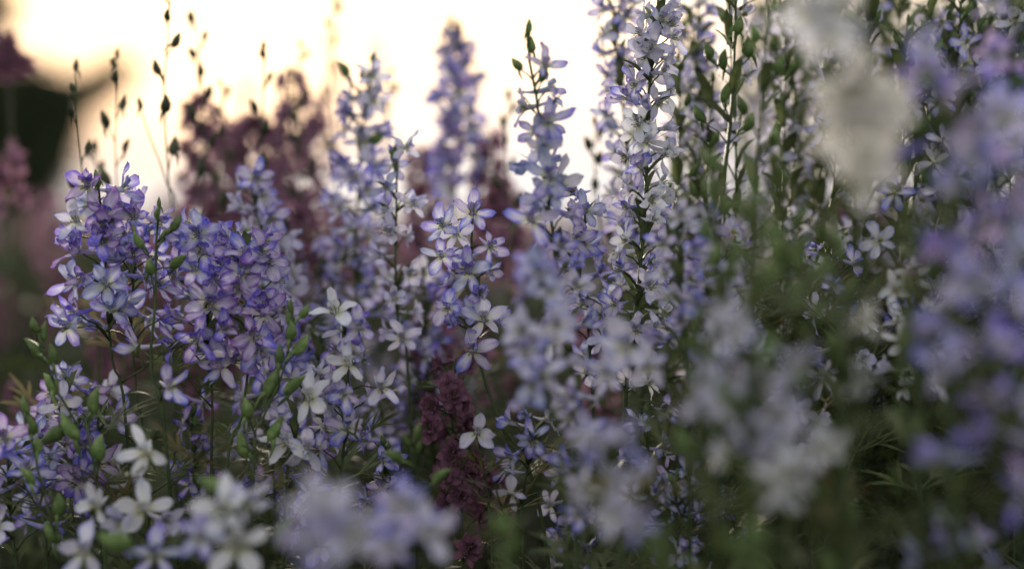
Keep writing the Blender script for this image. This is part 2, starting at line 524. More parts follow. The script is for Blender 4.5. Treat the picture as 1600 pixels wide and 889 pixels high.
def larkspur(label, path, d, bloom=None, n=0, colour='lavender', size=1.0, buds=0, bud='green', bud_gap=0.008, ped=0.022,
             leaves=(0, 0), heroes=(), face=0.35, detail=True, group=None, rad=0.0012, seed=None, spread=1.0, mix=None,
             pods=(), d2=None, bracts=True, droop=0.0, broad=None):
    """one flowering stalk. path: spots of the stem from the tip down; bloom: upper and lower row between which it flowers"""
    rn = random.Random(seed if seed is not None else label + str(path[0]))
    if d < 0.82:                                         # the nearest stalks
        nd = 0.82 - (0.82 - d) * 0.45
        k_ = nd / d
        d, size, ped = nd, size * k_, ped * k_
        heroes = [(*h[:3], h[3] * k_, *h[4:]) for h in heroes]
        pods = [(a, b_, c * k_, e) for a, b_, c, e in pods]
    d2 = d if d2 is None else d2
    pts = [at(x, y, d + (d2 - d) * i / max(1, len(path) - 1)) for i, (x, y) in enumerate(path)]
    if len(pts) == 1:
        pts.append(pts[0] + Vector((rn.uniform(-.01, .01), rn.uniform(-.01, .01), -0.12)))
    last, prev = pts[-1], pts[-2]
    dirn = (last - prev).normalized()
    g = last + Vector((dirn.x * 0.12, dirn.y * 0.08 + rn.uniform(-.02, .02), 0))
    low = [last.lerp(g, 0.6)]
    low[0].z = last.z * 0.5
    foot = g.copy()
    foot.z = -0.01
    ctrl = pts + low + [foot]
    line = spline(ctrl, 0.012)
    root = bpy.data.objects.new('larkspur', None)
    root.empty_display_size = 0.02
    col.objects.link(root)
    root.location = (foot.x, foot.y, 0)
    org = Vector((foot.x, foot.y, 0))
    root['label'] = label
    root['category'] = 'flower'
    if group:
        root['group'] = group
    line = [p - org for p in line]
    arc = [0.0]
    for a, b_ in zip(line, line[1:]):
        arc.append(arc[-1] + (b_ - a).length)
    total = arc[-1]

    def on(s):
        s = max(0.0, min(total - 1e-6, s))
        for i in range(len(arc) - 1):
            if arc[i + 1] >= s:
                t = (s - arc[i]) / max(1e-9, arc[i + 1] - arc[i])
                return line[i].lerp(line[i + 1], t), (line[i] - line[i + 1]).normalized()
        return line[-1], UP

    def arc_at_row(py):
        z = at(path[0][0], py, d).z
        for i in range(len(line) - 1):
            if line[i + 1].z <= z:
                return arc[i]
        return total
    mb = MB()
    sides = 6 if detail else 4
    stp = line if detail else line[::3] + [line[-1]]
    nst = len(stp)
    mb.tube(stp, [rad * (0.55 + 0.9 * min(1, i / nst * 1.4)) for i in range(nst)], sides, 0)

    def pedicel(p, q, tang, dirn_end, r=0.00055):
        m1 = p.lerp(q, 0.45) + tang * (q - p).length * 0.10
        m2 = p.lerp(q, 0.8)
        mb.tube([p, m1, m2, q], [r * 1.25, r, r, r * 1.1], 4, 0)

    def put_flower(q, nrm, sz, roll, key, openness=1.0):
        M = frame(nrm, UP, q, sz, roll)
        if not detail:
            link('flower', rn.choice(FLOWER_MESH[key]), root, M)
            return
        f = link('flower', EYE_MESH[key], root, M)
        for PM in arrangement(rn, key in ('plum', 'mauve'), openness):
            link('petal', rn.choice(PETAL_MESH[key]), f, PM)

    ang = rn.uniform(0, 6.28)
    s = 0.004
    # buds at the tip
    for k in range(buds):
        p, tg = on(s)
        ang += 2.4 + rn.uniform(-.3, .3)
        rad_v = (tg.orthogonal().normalized())
        rad_v = Matrix.Rotation(ang, 3, tg) @ rad_v
        if k == 0:
            o_d = (tg + rad_v * 0.2).normalized()
            Lp = 0.002
        else:
            o_d = (rad_v * rn.uniform(.45, .75) + tg).normalized()
            Lp = 0.004 + 0.0011 * min(k, 8) + rn.uniform(0, .003)
        q = p + o_d * Lp
        pedicel(p, q, tg, o_d, 0.0005)
        sz = size * (0.72 + 0.08 * min(k, 6)) * rn.uniform(.85, 1.15)
        link('bud', rn.choice(BUD_MESH[bud]), root, frame((o_d + tg * 0.3).normalized(), TO_CAM, q - o_d * 0.0006, sz, rn.uniform(0, 6.28)))
        s += bud_gap * (0.75 + 0.12 * min(k, 5)) * rn.uniform(.8, 1.2)
    for (bx_, by_, bs_, ba_) in pods:
        q = at(bx_, by_, d) - org
        p, tg = on(arc_at_row(by_ + 45 / d))
        dd_ = (q - p)
        ax = Vector((math.sin(R(ba_)), -0.2, math.cos(R(ba_))))
        pedicel(p, q, tg, dd_, 0.0006)
        link('bud', rn.choice(BUD_MESH['green']), root, frame(ax, TO_CAM, q, bs_, rn.uniform(0, 6.28)))
    # flowers
    if bloom and n:
        s0, s1 = arc_at_row(bloom[0]), arc_at_row(bloom[1])
        for k in range(n):
            t = (k + rn.uniform(.1, .9)) / n
            ss = s0 + (s1 - s0) * t
            p, tg = on(ss)
            ang += 2.4 + rn.uniform(-.4, .4)
            rv = Vector((math.cos(ang), math.sin(ang), 0))
            if face > 0 and rv.y > 0.55 and rn.random() < face * 0.6:
                rv.y = -rv.y
            Lp = ped * (0.62 + 0.5 * t) * rn.uniform(.8, 1.25) * spread
            q = p + rv * Lp * 0.88 + UP * Lp * rn.uniform(.15, .6)
            nrm = (rv * 0.9 + UP * rn.uniform(-.15, .45) + TO_CAM * face + Vector((rn.uniform(-.35, .35), rn.uniform(-.2, .2), 0)) - UP * droop)
            nrm.normalize()
            pedicel(p - tg * 0.004, q - nrm * 0.002, tg, nrm)
            key = rn.choice(mix) if mix and rn.random() < .5 else colour
            put_flower(q, nrm, size * rn.uniform(.84, 1.12), rn.uniform(-.6, .6), key, rn.choice((1, 1, 1, .8, .55, .25, -.1)))
            if bracts and rn.random() < 0.8:
                bd = (rv + UP * rn.uniform(.3, 1.1) + Vector((rn.uniform(-.3, .3), 0, 0))).normalized()
                xs = bd.cross(UP).normalized()
                M = Matrix((xs, bd, xs.cross(bd))).transposed().to_4x4()
                link('leaf', rn.choice(BRACT_MESH), root, Matrix.Translation(p - tg * .004) @ M @ Matrix.Scale(rn.uniform(.6, 1.1), 4))
    for h in heroes:
        hx, hy, hn, hs, hk = h[:5]
        hd = d + (h[5] if len(h) > 5 else -0.014)
        q = at(hx, hy, hd) - org
        p, tg = on(min(total * .9, arc_at_row(hy) + 0.012))
        nrm = Vector((hn[0], -1, hn[1])).normalized()
        pedicel(p, q - nrm * .003, tg, nrm)
        put_flower(q, nrm, hs, hn[2] if len(hn) > 2 else rn.uniform(-.3, .3), hk)
    # leaves on the lower stem
    if leaves[0]:
        s0 = arc_at_row(leaves[1])
        for k in range(leaves[0]):
            ss = s0 + (min(total, s0 + 0.34) - s0) * (k + rn.random()) / leaves[0]
            p, tg = on(ss)
            ang += 2.4 + rn.uniform(-.4, .4)
            rv = Vector((math.cos(ang), math.sin(ang), rn.uniform(.1, .9))).normalized()
            xs = rv.cross(UP).normalized()
            M = Matrix((xs, rv, xs.cross(rv))).transposed().to_4x4()
            low_down = (p.z < CAM_Z - 0.05 if broad is None else not broad) and rn.random() < .8
            link('leaf', rn.choice(LEAF_MESH if low_down else BRACT_MESH), root, Matrix.Translation(p) @ M @ Matrix.Scale(rn.uniform(.7, 1.3), 4))
    link('stem', mb.mesh('stem', [STEM]), root)
    return root


# ------------------------------------------------------------------ the setting
def soil_mat():
    m, n, l = new_mat('ground_cover')
    out = n.new('ShaderNodeOutputMaterial')
    p = n.new('ShaderNodeBsdfPrincipled')
    p.inputs['Roughness'].default_value = 0.95
    tc = n.new('ShaderNodeTexCoord')
    a = n.new('ShaderNodeTexNoise')
    a.inputs['Scale'].default_value = 1.3
    a.inputs['Detail'].default_value = 8
    l.new(tc.outputs['Object'], a.inputs['Vector'])
    c = mix_rgb(n, l, smooth_range(n, l, a.outputs[0], 0.38, 0.62), (0.03, 0.022, 0.014), (0.03, 0.042, 0.016))
    l.new(c, p.inputs['Base Color'])
    b = n.new('ShaderNodeBump')
    b.inputs['Distance'].default_value = 0.03
    l.new(a.outputs[0], b.inputs['Height'])
    l.new(b.outputs[0], p.inputs['Normal'])
    l.new(p.outputs[0], out.inputs[0])
    return m


b = MB()
S = 1200.0
nseg = 24
b.grid(lambda u, v: Vector(((u - .5) * 2 * S, -40 + v * (S + 40), 0)), nseg, nseg)
gr = link('ground', b.mesh('ground', [soil_mat()]))
gr['kind'] = 'structure'

# far rows of the flower field, too many and too blurred to count
fr = random.Random(11)
FIELD = [PETAL['plum'], PETAL['mauve'], PETAL['lavender'], LEAF]
b = MB()
for i in range(2600):
    y = 5.2 + 26 * fr.random() ** 1.7
    x = fr.uniform(-0.38, 0.38) * y + fr.uniform(-.5, .5)
    h = fr.uniform(.48, .80)
    mi = 0 if fr.random() < (.85 if x < 0 else .6) else fr.choice((1, 2))
    b.tube([Vector((x, y, 0)), Vector((x + fr.uniform(-.03, .03), y, h))], [.006, .002], 3, 3)
    for k in range(5):
        q = Vector((x + fr.uniform(-.05, .05), y + fr.uniform(-.05, .05), h - fr.random() * .34))
        r = fr.uniform(.012, .028)
        ax = Vector((fr.uniform(-1, 1), fr.uniform(-1, 1), fr.uniform(-1, 1))).normalized()
        o1 = ax.orthogonal().normalized() * r
        o2 = ax.cross(o1)
        base = len(b.v)
        b.v += [q - o1, q - o2 * .8, q + o1, q + o2 * .8, q + ax * r * .6]
        for s_ in range(4):
            b.face([base + s_, base + (s_ + 1) % 4, base + 4], mi)
    for k in range(14):
        q = Vector((x + fr.uniform(-.09, .09), y + fr.uniform(-.09, .09), h * fr.uniform(.05, .75)))
        dr = Vector((fr.uniform(-1, 1), fr.uniform(-1, 1), fr.uniform(-.2, 1))).normalized() * fr.uniform(.03, .08)
        b.strip([q, q + dr], [.006, .001], dr.orthogonal().normalized(), 3)
ff = link('flower_field', b.mesh('flower_field', FIELD))
ff['kind'] = 'stuff'
ff['label'] = 'plum and lavender flower field blurring into the distance'
ff['category'] = 'flower field'

# finely cut leaves crowding between the stalks: an uncountable dark green mass
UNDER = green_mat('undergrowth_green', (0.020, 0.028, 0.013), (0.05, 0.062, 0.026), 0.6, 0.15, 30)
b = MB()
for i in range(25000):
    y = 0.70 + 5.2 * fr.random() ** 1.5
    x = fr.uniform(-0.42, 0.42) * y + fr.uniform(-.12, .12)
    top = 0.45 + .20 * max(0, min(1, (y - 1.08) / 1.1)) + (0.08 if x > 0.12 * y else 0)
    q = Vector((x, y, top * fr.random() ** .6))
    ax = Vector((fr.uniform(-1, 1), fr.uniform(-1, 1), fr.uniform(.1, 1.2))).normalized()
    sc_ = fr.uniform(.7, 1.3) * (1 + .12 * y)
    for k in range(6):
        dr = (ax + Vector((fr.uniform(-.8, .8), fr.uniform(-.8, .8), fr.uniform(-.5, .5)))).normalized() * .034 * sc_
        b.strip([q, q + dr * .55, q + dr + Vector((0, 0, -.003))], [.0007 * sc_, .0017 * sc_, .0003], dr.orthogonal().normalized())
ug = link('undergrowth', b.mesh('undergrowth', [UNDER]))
ug['kind'] = 'stuff'
ug['label'] = 'dark feathery leaves filling the bed between the flower stalks'
ug['category'] = 'foliage'

# dark tree beyond the field, one low bough reaching out
BARK = green_mat('bark', (0.035, 0.026, 0.018), (0.06, 0.045, 0.03), 0.9, 0.0, 6)
CROWN = green_mat('tree_leaf', (0.018, 0.028, 0.012), (0.04, 0.055, 0.02), 0.6, 0.15, 2)


def tree(label, x, y, clumps, trunk_r, limbs, leaf=.3, n_leaf=1500, seed=5):
    tr = random.Random(seed)
    root = bpy.data.objects.new('tree', None)
    col.objects.link(root)
    root.location = (x, y, 0)
    root['label'] = label
    root['category'] = 'tree'
    t = MB()
    for pts, r0, r1 in limbs:
        pv = spline([Vector(p) for p in pts], .35)
        t.tube(pv, [r0 + (r1 - r0) * i / (len(pv) - 1) for i in range(len(pv))], 8)
    link('trunk', t.mesh('trunk', [BARK]), root)
    c = MB()
    for (cx, cy, cz, r) in clumps:
        for k in range(int(n_leaf * r * r)):
            v = Vector((tr.gauss(0, 1), tr.gauss(0, 1), tr.gauss(0, 1))).normalized() * r * tr.random() ** .4 * tr.uniform(.8, 1.12)
            q = Vector((cx, cy, cz)) + v
            dr = Vector((tr.uniform(-1, 1), tr.uniform(-1, 1), tr.uniform(-1, .5))).normalized() * leaf * tr.uniform(.6, 1.3)
            c.strip([q, q + dr * .5, q + dr], [.01, leaf * .32, .005], dr.orthogonal().normalized())
    link('crown', c.mesh('crown', [CROWN]), root)


tree_at = at(-22, 330, 40)
tree('dark spreading tree with one bough reaching out beyond the field', tree_at.x, tree_at.y,
     [(-.8, 0, 3.4, 1.5), (.7, .2, 3.0, 1.1), (1.15, .1, 3.55, .8), (1.15, 0, 2.0, .8), (-.3, -.3, 1.7, 1.3), (1.6, 0, 3.3, .85), (2.2, .1, 3.45, .5), (2.75, .2, 3.8, .46), (3.2, .2, 4.15, .34), (1.1, 0, 2.7, .95), (1.6, 0, 2.75, .7), (1.5, 0, 2.1, .7), (1.0, 0, 1.3, .85),
      (-1.8, .3, 4.6, 1.2), (.9, 0, .9, .8), (-.4, 0, .8, .9)],
     .25, [([(0, 0, -.1), (.05, 0, 1.2), (-.2, .1, 2.4), (-.5, .1, 4.2)], .24, .07),
           ([(-.1, .05, 1.9), (.9, .1, 3.0), (2.1, .1, 3.8), (2.9, .2, 4.0)], .11, .03),
           ([(0, 0, 1.0), (.6, .1, 1.5), (1.2, 0, 2.0)], .09, .03), ([(-.3, .1, 2.8), (-1.2, .2, 3.9), (-1.8, .3, 4.6)], .1, .03)])
tree2 = at(-75, 330, 60)
tree('tall tree whose leafy branch tips hang over the sky', tree2.x, tree2.y,
     [(0, 0, 6.2, 1.6), (1.2, 0, 7.6, 1.0), (.3, .3, 8.4, 1.5), (-1, 0, 7.2, 1.7), (2.0, .1, 8.15, .55)], .3,
     [([(0, 0, -.1), (.1, 0, 2.5), (-.1, .1, 5.2), (.1, 0, 8.2)], .28, .05), ([(0, 0, 5.0), (.9, 0, 6.8), (2.0, .1, 8.1)], .12, .03),
      ([(0, 0, 5.2), (-.7, 0, 6.4), (-1, 0, 7.2)], .1, .03)], seed=8, n_leaf=900)

# ------------------------------------------------------------------ the larkspurs in focus, left clump
P = larkspur
P('violet blue larkspur with four fat green buds on its tip', [(152, 276), (158, 330), (165, 420), (175, 560), (200, 700)], 1.0,
  (318, 560), 17, 'violet', .95, buds=4, bud_gap=.011, ped=.021, leaves=(10, 600), mix=['lavender', 'blue'], face=.4,
  heroes=[(120, 345, (-.2, .6), 0.92, 'pale'), (115, 440, (-.5, .2), 0.92, 'blue'), (105, 510, (-.6, 0), 0.97, 'blue'), (165, 372, (.1, .5), 0.97, 'lavender')], seed=1)
P('larkspur with green buds up its bare dark stalk in front of violet blooms', [(250, 318), (244, 380), (243, 470), (236, 580), (262, 720)], .975,
  (560, 640), 2, 'lavender', .9, buds=3, bud_gap=.014, rad=.0014, leaves=(12, 560), pods=((268, 362, 1.05, 30), (222, 388, .95, -22), (266, 418, 1.1, 55), (236, 430, .9, 0)), seed=2)
P('violet larkspur with broad lilac blooms crowded at its top', [(214, 318), (212, 400), (205, 500), (214, 620), (230, 760)], 1.02,
  (322, 570), 18, 'lavender', .95, buds=1, ped=.020, leaves=(9, 600), mix=['violet', 'blue'], face=.4,
  heroes=[(210, 340, (0, .3), 1.06, 'violet'), (190, 470, (0, 0), 1.03, 'blue')], seed=3)
P('dense violet larkspur whose blooms form a flat rounded crown', [(312, 362), (318, 430), (325, 520), (332, 640), (330, 760)], 1.0,
  (370, 640), 21, 'violet', .96, buds=0, ped=.022, leaves=(9, 620), mix=['lavender', 'blue'], face=.4,
  heroes=[(318, 395, (-.1, .5), 1.03, 'violet'), (330, 480, (.1, .3), 1.13, 'violet'), (345, 570, (0, .1), 0.97, 'lavender')], seed=4)
P('violet larkspur rising beside a paler curved spike', [(385, 372), (388, 440), (390, 540), (378, 650), (350, 780)], 1.0,
  (385, 600), 20, 'violet', .96, buds=1, ped=.020, leaves=(9, 620), mix=['lavender'], face=.4,
  heroes=[(380, 425, (.1, .3), 1.08, 'violet'), (410, 490, (.2, .2), 1.08, 'violet'), (405, 545, (.2, 0), 1.03, 'lavender')], seed=5)
P('pale lilac larkspur spike curving over behind the violet clump', [(392, 282), (402, 340), (424, 410), (448, 500), (462, 600)], 1.09,
  (290, 600), 20, 'pale', .92, buds=0, ped=.013, leaves=(8, 600), mix=['lavender'], seed=6)
P('slender green bud stalk bending out from the clump over the dark field', [(58, 512), (70, 560), (90, 612), (120, 662), (150, 740)], .955,
  None, 0, buds=9, bud_gap=.011, rad=.0011, leaves=(8, 640), seed=7, size=1.3)
P('drooping bud stalk with wide spaced green buds and no open blooms', [(44, 640), (52, 700), (66, 760), (88, 840), (120, 930)], .945,
  None, 0, buds=8, bud_gap=.017, rad=.0011, leaves=(8, 780), seed=8, size=1.3)
P('low blue violet larkspur with an open face on bloom', [(100, 590), (104, 650), (112, 740), (135, 860)], 1.0,
  (600, 850), 14, 'blue', .90, buds=0, ped=.018, leaves=(10, 720), mix=['lavender', 'violet'], face=.6,
  heroes=[(102, 690, (0, .1, 0), 1.06, 'violet'), (125, 745, (.2, .1), 1.03, 'violet'), (95, 630, (0, .3), 0.86, 'pale')], seed=9)
P('lavender larkspur at the foot of the drooping bud stalk', [(14, 690), (12, 760), (20, 840), (30, 960)], .97,
  (700, 900), 11, 'lavender', .95, buds=0, ped=.018, leaves=(10, 760), mix=['violet', 'pale'], seed=10)
P('lavender larkspur under the violet clump with shaded blooms', [(150, 610), (155, 680), (150, 780), (160, 900)], 1.04,
  (640, 880), 9, 'lavender', .88, buds=3, ped=.018, leaves=(12, 700), mix=['pale'], seed=11)
P('white larkspur with star shaped five petalled blooms stacked on a short stalk', [(233, 672), (226, 740), (228, 800), (230, 930)], .93,
  (830, 900), 2, 'pale', .9, buds=0, ped=.016, leaves=(8, 760), face=.7,
  heroes=[(230, 705, (.0, .15, .3), 1.08, 'white'), (225, 795, (0, .1, 0), 1.08, 'white'), (150, 790, (-.3, .2, .2), 0.92, 'white')], seed=12)
P('white larkspur with narrow ragged petals among green pods', [(352, 760), (362, 800), (372, 850), (385, 950)], .84,
  (800, 900), 2, 'pale', .85, buds=0, ped=.016, leaves=(6, 830), face=.7,
  heroes=[(350, 795, (-.1, .3, .2), 1.03, 'white'), (372, 850, (.1, .1, 0), 1.19, 'white'), (315, 838, (-.2, .1), 0.81, 'blue')],
  pods=((354, 768, 1.35, -62), (428, 838, 1.2, 40), (205, 850, 1.5, -70)), seed=13)
P('lavender larkspur bloom low beside the white stars', [(245, 830), (242, 860), (240, 960)], .9,
  None, 0, 'blue', heroes=[(243, 865, (0, .1), 1.03, 'blue'), (132, 860, (.1, .2), 1.03, 'pale')], leaves=(8, 850), seed=14)
P('thin larkspur stalk topped with a tight green bud cluster', [(458, 482), (452, 540), (436, 600), (408, 660), (395, 760)], .965,
  None, 0, buds=11, bud_gap=.008, rad=.001, leaves=(8, 650), seed=15, size=1.15)
P('white and lavender larkspur with a folded white bloom on top', [(530, 466), (540, 540), (545, 620), (535, 720), (530, 830)], .985,
  (540, 740), 11, 'lavender', .76, buds=0, ped=.013, leaves=(10, 680), mix=['pale', 'violet'], face=.4,
  heroes=[(524, 488, (-.2, .9, .3), 1.03, 'white'), (562, 512, (.1, .2, 0), 0.93, 'lavender'), (545, 568, (0, .3), 0.92, 'white'), (594, 605, (.3, 0, .1), 0.92, 'pale')], seed=16)
P('white larkspur with long narrow petals and thin stems', [(484, 580), (474, 630), (458, 700), (445, 800)], .985,
  (600, 780), 6, 'pale', .74, buds=0, ped=.016, leaves=(8, 720), mix=['lavender', 'white'], face=.4,
  heroes=[(482, 622, (0, .4, .1), 1.08, 'white'), (450, 690, (-.1, .2, .2), 1.08, 'white'), (478, 700, (.3, .1), 0.92, 'pale')], seed=17)
P('violet larkspur tucked behind the long petalled white blooms', [(500, 520), (498, 580), (505, 680), (500, 800)], 1.07,
  (520, 760), 16, 'violet', .82, buds=0, ped=.014, leaves=(10, 680), mix=['lavender', 'pale'], seed=18)
P('lavender larkspur with small blooms between the violet clump and the white one', [(440, 500), (430, 580), (420, 680), (430, 790)], 1.05,
  (520, 740), 14, 'lavender', .84, buds=0, ped=.016, leaves=(10, 660), mix=['pale', 'violet'], seed=19)

# ------------------------------------------------------------------ middle spikes
P('lavender larkspur spike with two single buds standing off its tip', [(582, 92), (572, 160), (562, 260), (556, 400), (565, 540), (580, 700)], 1.14,
  (140, 560), 32, 'lavender', .95, buds=2, bud='tipped', bud_gap=.02, ped=.014, leaves=(10, 600), mix=['pale', 'blue'], seed=20,
  pods=((543, 122, 1.15, -30), (575, 222, 1.2, 60)))
P('larkspur with thin forked dark stalk beside the lavender spike', [(618, 232), (620, 300), (618, 400), (622, 500), (640, 620)], 1.06,
  (260, 560), 13, 'pale', .74, buds=2, bud='tipped', ped=.013, leaves=(8, 560), mix=['lavender', 'blue'], face=.5,
  heroes=[(628, 528, (.1, .1, .1), .85, 'pale'), (645, 320, (.3, .1), .7, 'pale'), (610, 360, (-.2, 0), .75, 'pale')], seed=21)
P('tall slate blue larkspur spike standing alone against the bright sky', [(706, 34), (716, 90), (716, 180), (712, 280), (705, 400), (715, 560)], 1.26,
  (62, 330), 26, 'lavender', 1.0, buds=5, bud='tipped', bud_gap=.007, ped=.012, leaves=(8, 420), mix=['blue', 'violet'], face=.3, seed=22)
P('pale blue larkspur with sharp blooms on a dark crooked stalk', [(738, 312), (736, 400), (735, 470), (750, 570), (790, 680), (850, 830)], 1.02,
  (420, 560), 8, 'lavender', .8, buds=0, ped=.013, leaves=(4, 700), mix=['blue'], face=.6, rad=.0014,
  heroes=[(738, 334, (.05, .6, 0), .95, 'lavender'), (692, 352, (-.3, .1, .3), .9, 'blue'), (712, 365, (-.1, .1, .2), .8, 'pale'), (733, 425, (-.1, .2, 0), 1.02, 'blue'),
          (765, 385, (.5, -.1, .4), .75, 'lavender'), (756, 500, (.05, .4, 0), .95, 'pale'), (738, 548, (0, .1, 0), 1.05, 'lavender'), (700, 480, (-.5, 0), .8, 'lavender'), (690, 400, (-.4, 0), .8, 'blue')], seed=23)
P('blue larkspur with a tuft of green buds above loose fluttering blooms', [(828, 44), (826, 90), (838, 150), (850, 260), (866, 380), (884, 520), (895, 640)], .95,
  (175, 620), 20, 'blue', .86, buds=5, bud_gap=.009, ped=.013, leaves=(6, 600), mix=['lavender', 'pale'], face=.5, rad=.0013,
  heroes=[(852, 105, (.3, .5, 0), 0.85, 'lavender'), (855, 190, (0, .1, 0), 0.97, 'lavender'), (858, 275, (0, .1, 0), 1.04, 'blue'), (830, 345, (-.1, .1), 1.04, 'lavender')], seed=24)
P('pale blue larkspur with broad soft blooms just before the fluttering spike', [(840, 400), (848, 460), (846, 540), (856, 640), (880, 760)], .86,
  (410, 760), 15, 'pale', .78, buds=0, ped=.014, leaves=(6, 700), mix=['blue', 'lavender'], face=.6,
  heroes=[(842, 425, (0, .1), .82, 'blue'), (815, 515, (-.2, .1), .85, 'pale'), (868, 505, (.1, 0), .85, 'pale'), (846, 585, (0, .1), .85, 'pale')], seed=25)
P('lavender larkspur peeping out between the fluttering and the tall pale spike', [(915, 305), (912, 370), (905, 460), (925, 600)], 1.02,
  (315, 620), 15, 'lavender', .80, buds=0, ped=.014, leaves=(8, 620), mix=['blue', 'pale'],
  heroes=[(915, 330, (.1, .3, 0), .75, 'blue'), (900, 375, (-.1, .1), .8, 'lavender')], seed=26)
P('double plum larkspur with ruffled rosettes among green stalks', [(712, 560), (704, 640), (716, 730), (722, 850)], 1.03,
  (575, 880), 16, 'plum', .80, buds=0, ped=.013, leaves=(8, 620), face=.5,
  heroes=[(672, 668, (-.3, .2), .85, 'plum'), (708, 620, (0, .4), .8, 'plum'), (720, 775, (.2, .1), .8, 'plum'), (695, 745, (-.1, .1), .75, 'plum')], seed=27)
P('small plum larkspur half hidden at the foot of the ruffled one', [(770, 740), (765, 800), (770, 900)], 1.08,
  (750, 900), 8, 'plum', .78, ped=.012, leaves=(6, 720), seed=28)
P('single white larkspur bloom in front of the ruffled plum one', [(746, 640), (750, 700), (765, 800), (770, 930)], .99,
  None, 0, 'white', heroes=[(746, 675, (-.2, .1, -.1), .85, 'pale')], leaves=(10, 720), seed=29)
P('blue larkspur with nodding half closed blooms low in the middle', [(830, 650), (826, 720), (815, 800), (820, 930)], .98,
  (660, 800), 8, 'lavender', .75, ped=.016, leaves=(14, 700), mix=['blue', 'pale'],
  heroes=[(832, 685, (0, .1), .72, 'blue'), (798, 770, (-.2, -.4), .7, 'pale')], seed=30)
P('green larkspur stalk carrying fat unopened pods by the plum blooms', [(640, 690), (652, 740), (660, 830), (670, 930)], .92,
  None, 0, buds=2, bud_gap=.012, rad=.0013, pods=((630, 722, 1.1, -62), (676, 758, 1.25, 48), (652, 690, 1.0, 10)), leaves=(6, 780), seed=31)
P('lavender larkspur in shade below the crooked stalk', [(600, 640), (596, 700), (600, 800), (610, 920)], 1.1,
  (650, 760), 5, 'lavender', .74, ped=.016, leaves=(18, 660), seed=32)

# ------------------------------------------------------------------ right side
P('tall pale larkspur spike packed with small white lilac blooms', [(1030, -20), (1024, 60), (1012, 160), (1010, 280), (1000, 420), (985, 560), (975, 700)], 1.01,
  (20, 640), 58, 'pale', .80, ped=.014, leaves=(12, 100), mix=['lavender', 'white'], face=.45, rad=.0015, spread=1.1, seed=33)
P('pale larkspur spike leaning left at the edge of the bright sky', [(975, -30), (962, 60), (972, 160), (985, 300), (1000, 460)], 1.10,
  (-20, 480), 40, 'pale', .80, ped=.014, leaves=(10, 60), mix=['lavender', 'blue'], face=.3, seed=34)
P('white larkspur with one big open bloom before the packed pale spike', [(978, 480), (985, 540), (990, 640), (1000, 780)], .86,
  None, 0, 'white', rad=.0013, leaves=(6, 640),
  heroes=[(978, 540, (-.1, .2, .2), 1.15, 'pale'), (1010, 570, (.3, -.2, .2), .8, 'pale'), (950, 580, (-.3, -.2), .8, 'pale')], seed=35)
P('lavender larkspur behind green pods with blooms in deep shade', [(1092, -30), (1088, 80), (1096, 200), (1090, 340), (1080, 500)], 1.13,
  (-20, 560), 40, 'lavender', .74, ped=.013, leaves=(16, 40), mix=['pale', 'blue'], seed=36)
P('leafy green larkspur stalk with fat upright pods against the light', [(1150, -30), (1148, 60), (1144, 160), (1130, 300), (1120, 460)], .96,
  (380, 520), 4, 'lavender', .8, buds=3, rad=.0017, leaves=(26, -20), pods=((1130, 110, 1.05, 5), (1152, 55, 1.0, 8), (1110, 95, .95, -20), (1170, 90, 1.05, -5), (1128, 160, 1.1, 20),
                                                                            (1165, 205, 1.0, 20), (1100, 190, 1.0, -30)), seed=37)
P('second green larkspur stalk with rounded pods and no open blooms', [(1200, -20), (1196, 80), (1188, 200), (1180, 360)], .9,
  None, 0, buds=2, rad=.0016, leaves=(24, 0), pods=((1180, 70, 1.0, -10), (1214, 120, 1.05, 15), (1165, 180, 1.1, -20), (1206, 230, 1.0, 10)), seed=38)
P('soft green larkspur stalk with a blurred leafy top', [(1178, 300), (1180, 380), (1176, 480), (1170, 640)], .56,
  (620, 720), 3, 'pale', .8, buds=10, bud_gap=.009, rad=.0016, leaves=(36, 310), seed=39, broad=True)
P('ivory larkspur plume close by with blooms melted into one pale cloud', [(1292, -60), (1320, 60), (1350, 160), (1352, 260), (1340, 380)], .52,
  (-40, 60), 7, 'ivory', .62, ped=.010, leaves=(6, 380), heroes=[(1345, 150, (0, .1), 0.81, 'ivory'), (1325, 195, (-.2, 0), 0.76, 'ivory'), (1372, 200, (.2, 0), 0.76, 'ivory'), (1350, 245, (0, -.1), 0.73, 'ivory'), (1318, 150, (-.1, .2), .7, 'ivory'), (1385, 160, (.2, .2), .7, 'ivory'), (1340, 285, (-.1, -.1), .66, 'ivory'), (1300, 15, (.1, .1), .75, 'white'), (1265, 25, (-.2, .1), .7, 'white'), (1290, 55, (0, .1), 0.73, 'white'), (1350, 125, (0, .3), 0.67, 'ivory')], seed=40)
P('violet larkspur bloom on a blurred stalk above the ivory plume', [(1440, 20), (1452, 90), (1470, 200), (1480, 340)], .66,
  (200, 480), 5, 'violet', .75, rad=.0014, leaves=(16, 120), heroes=[(1446, 72, (0, .1), .66, 'lavender')], seed=41)
P('big blurred lavender larkspur leaning in at the edge of the bed', [(1545, 150), (1540, 260), (1530, 420), (1545, 600), (1560, 800)], .55,
  (170, 820), 23, 'lavender', .76, ped=.016, rad=.0014, leaves=(8, 700), mix=['violet', 'blue', 'violet'], face=.5, seed=42)
P('violet larkspur tip hanging over the blurred lavender one', [(1590, -40), (1585, 80), (1580, 200), (1590, 400)], .78,
  (-20, 380), 9, 'violet', .8, ped=.014, leaves=(10, 60), mix=['lavender'], seed=43, pods=((1570, 140, 1.1, 70),))
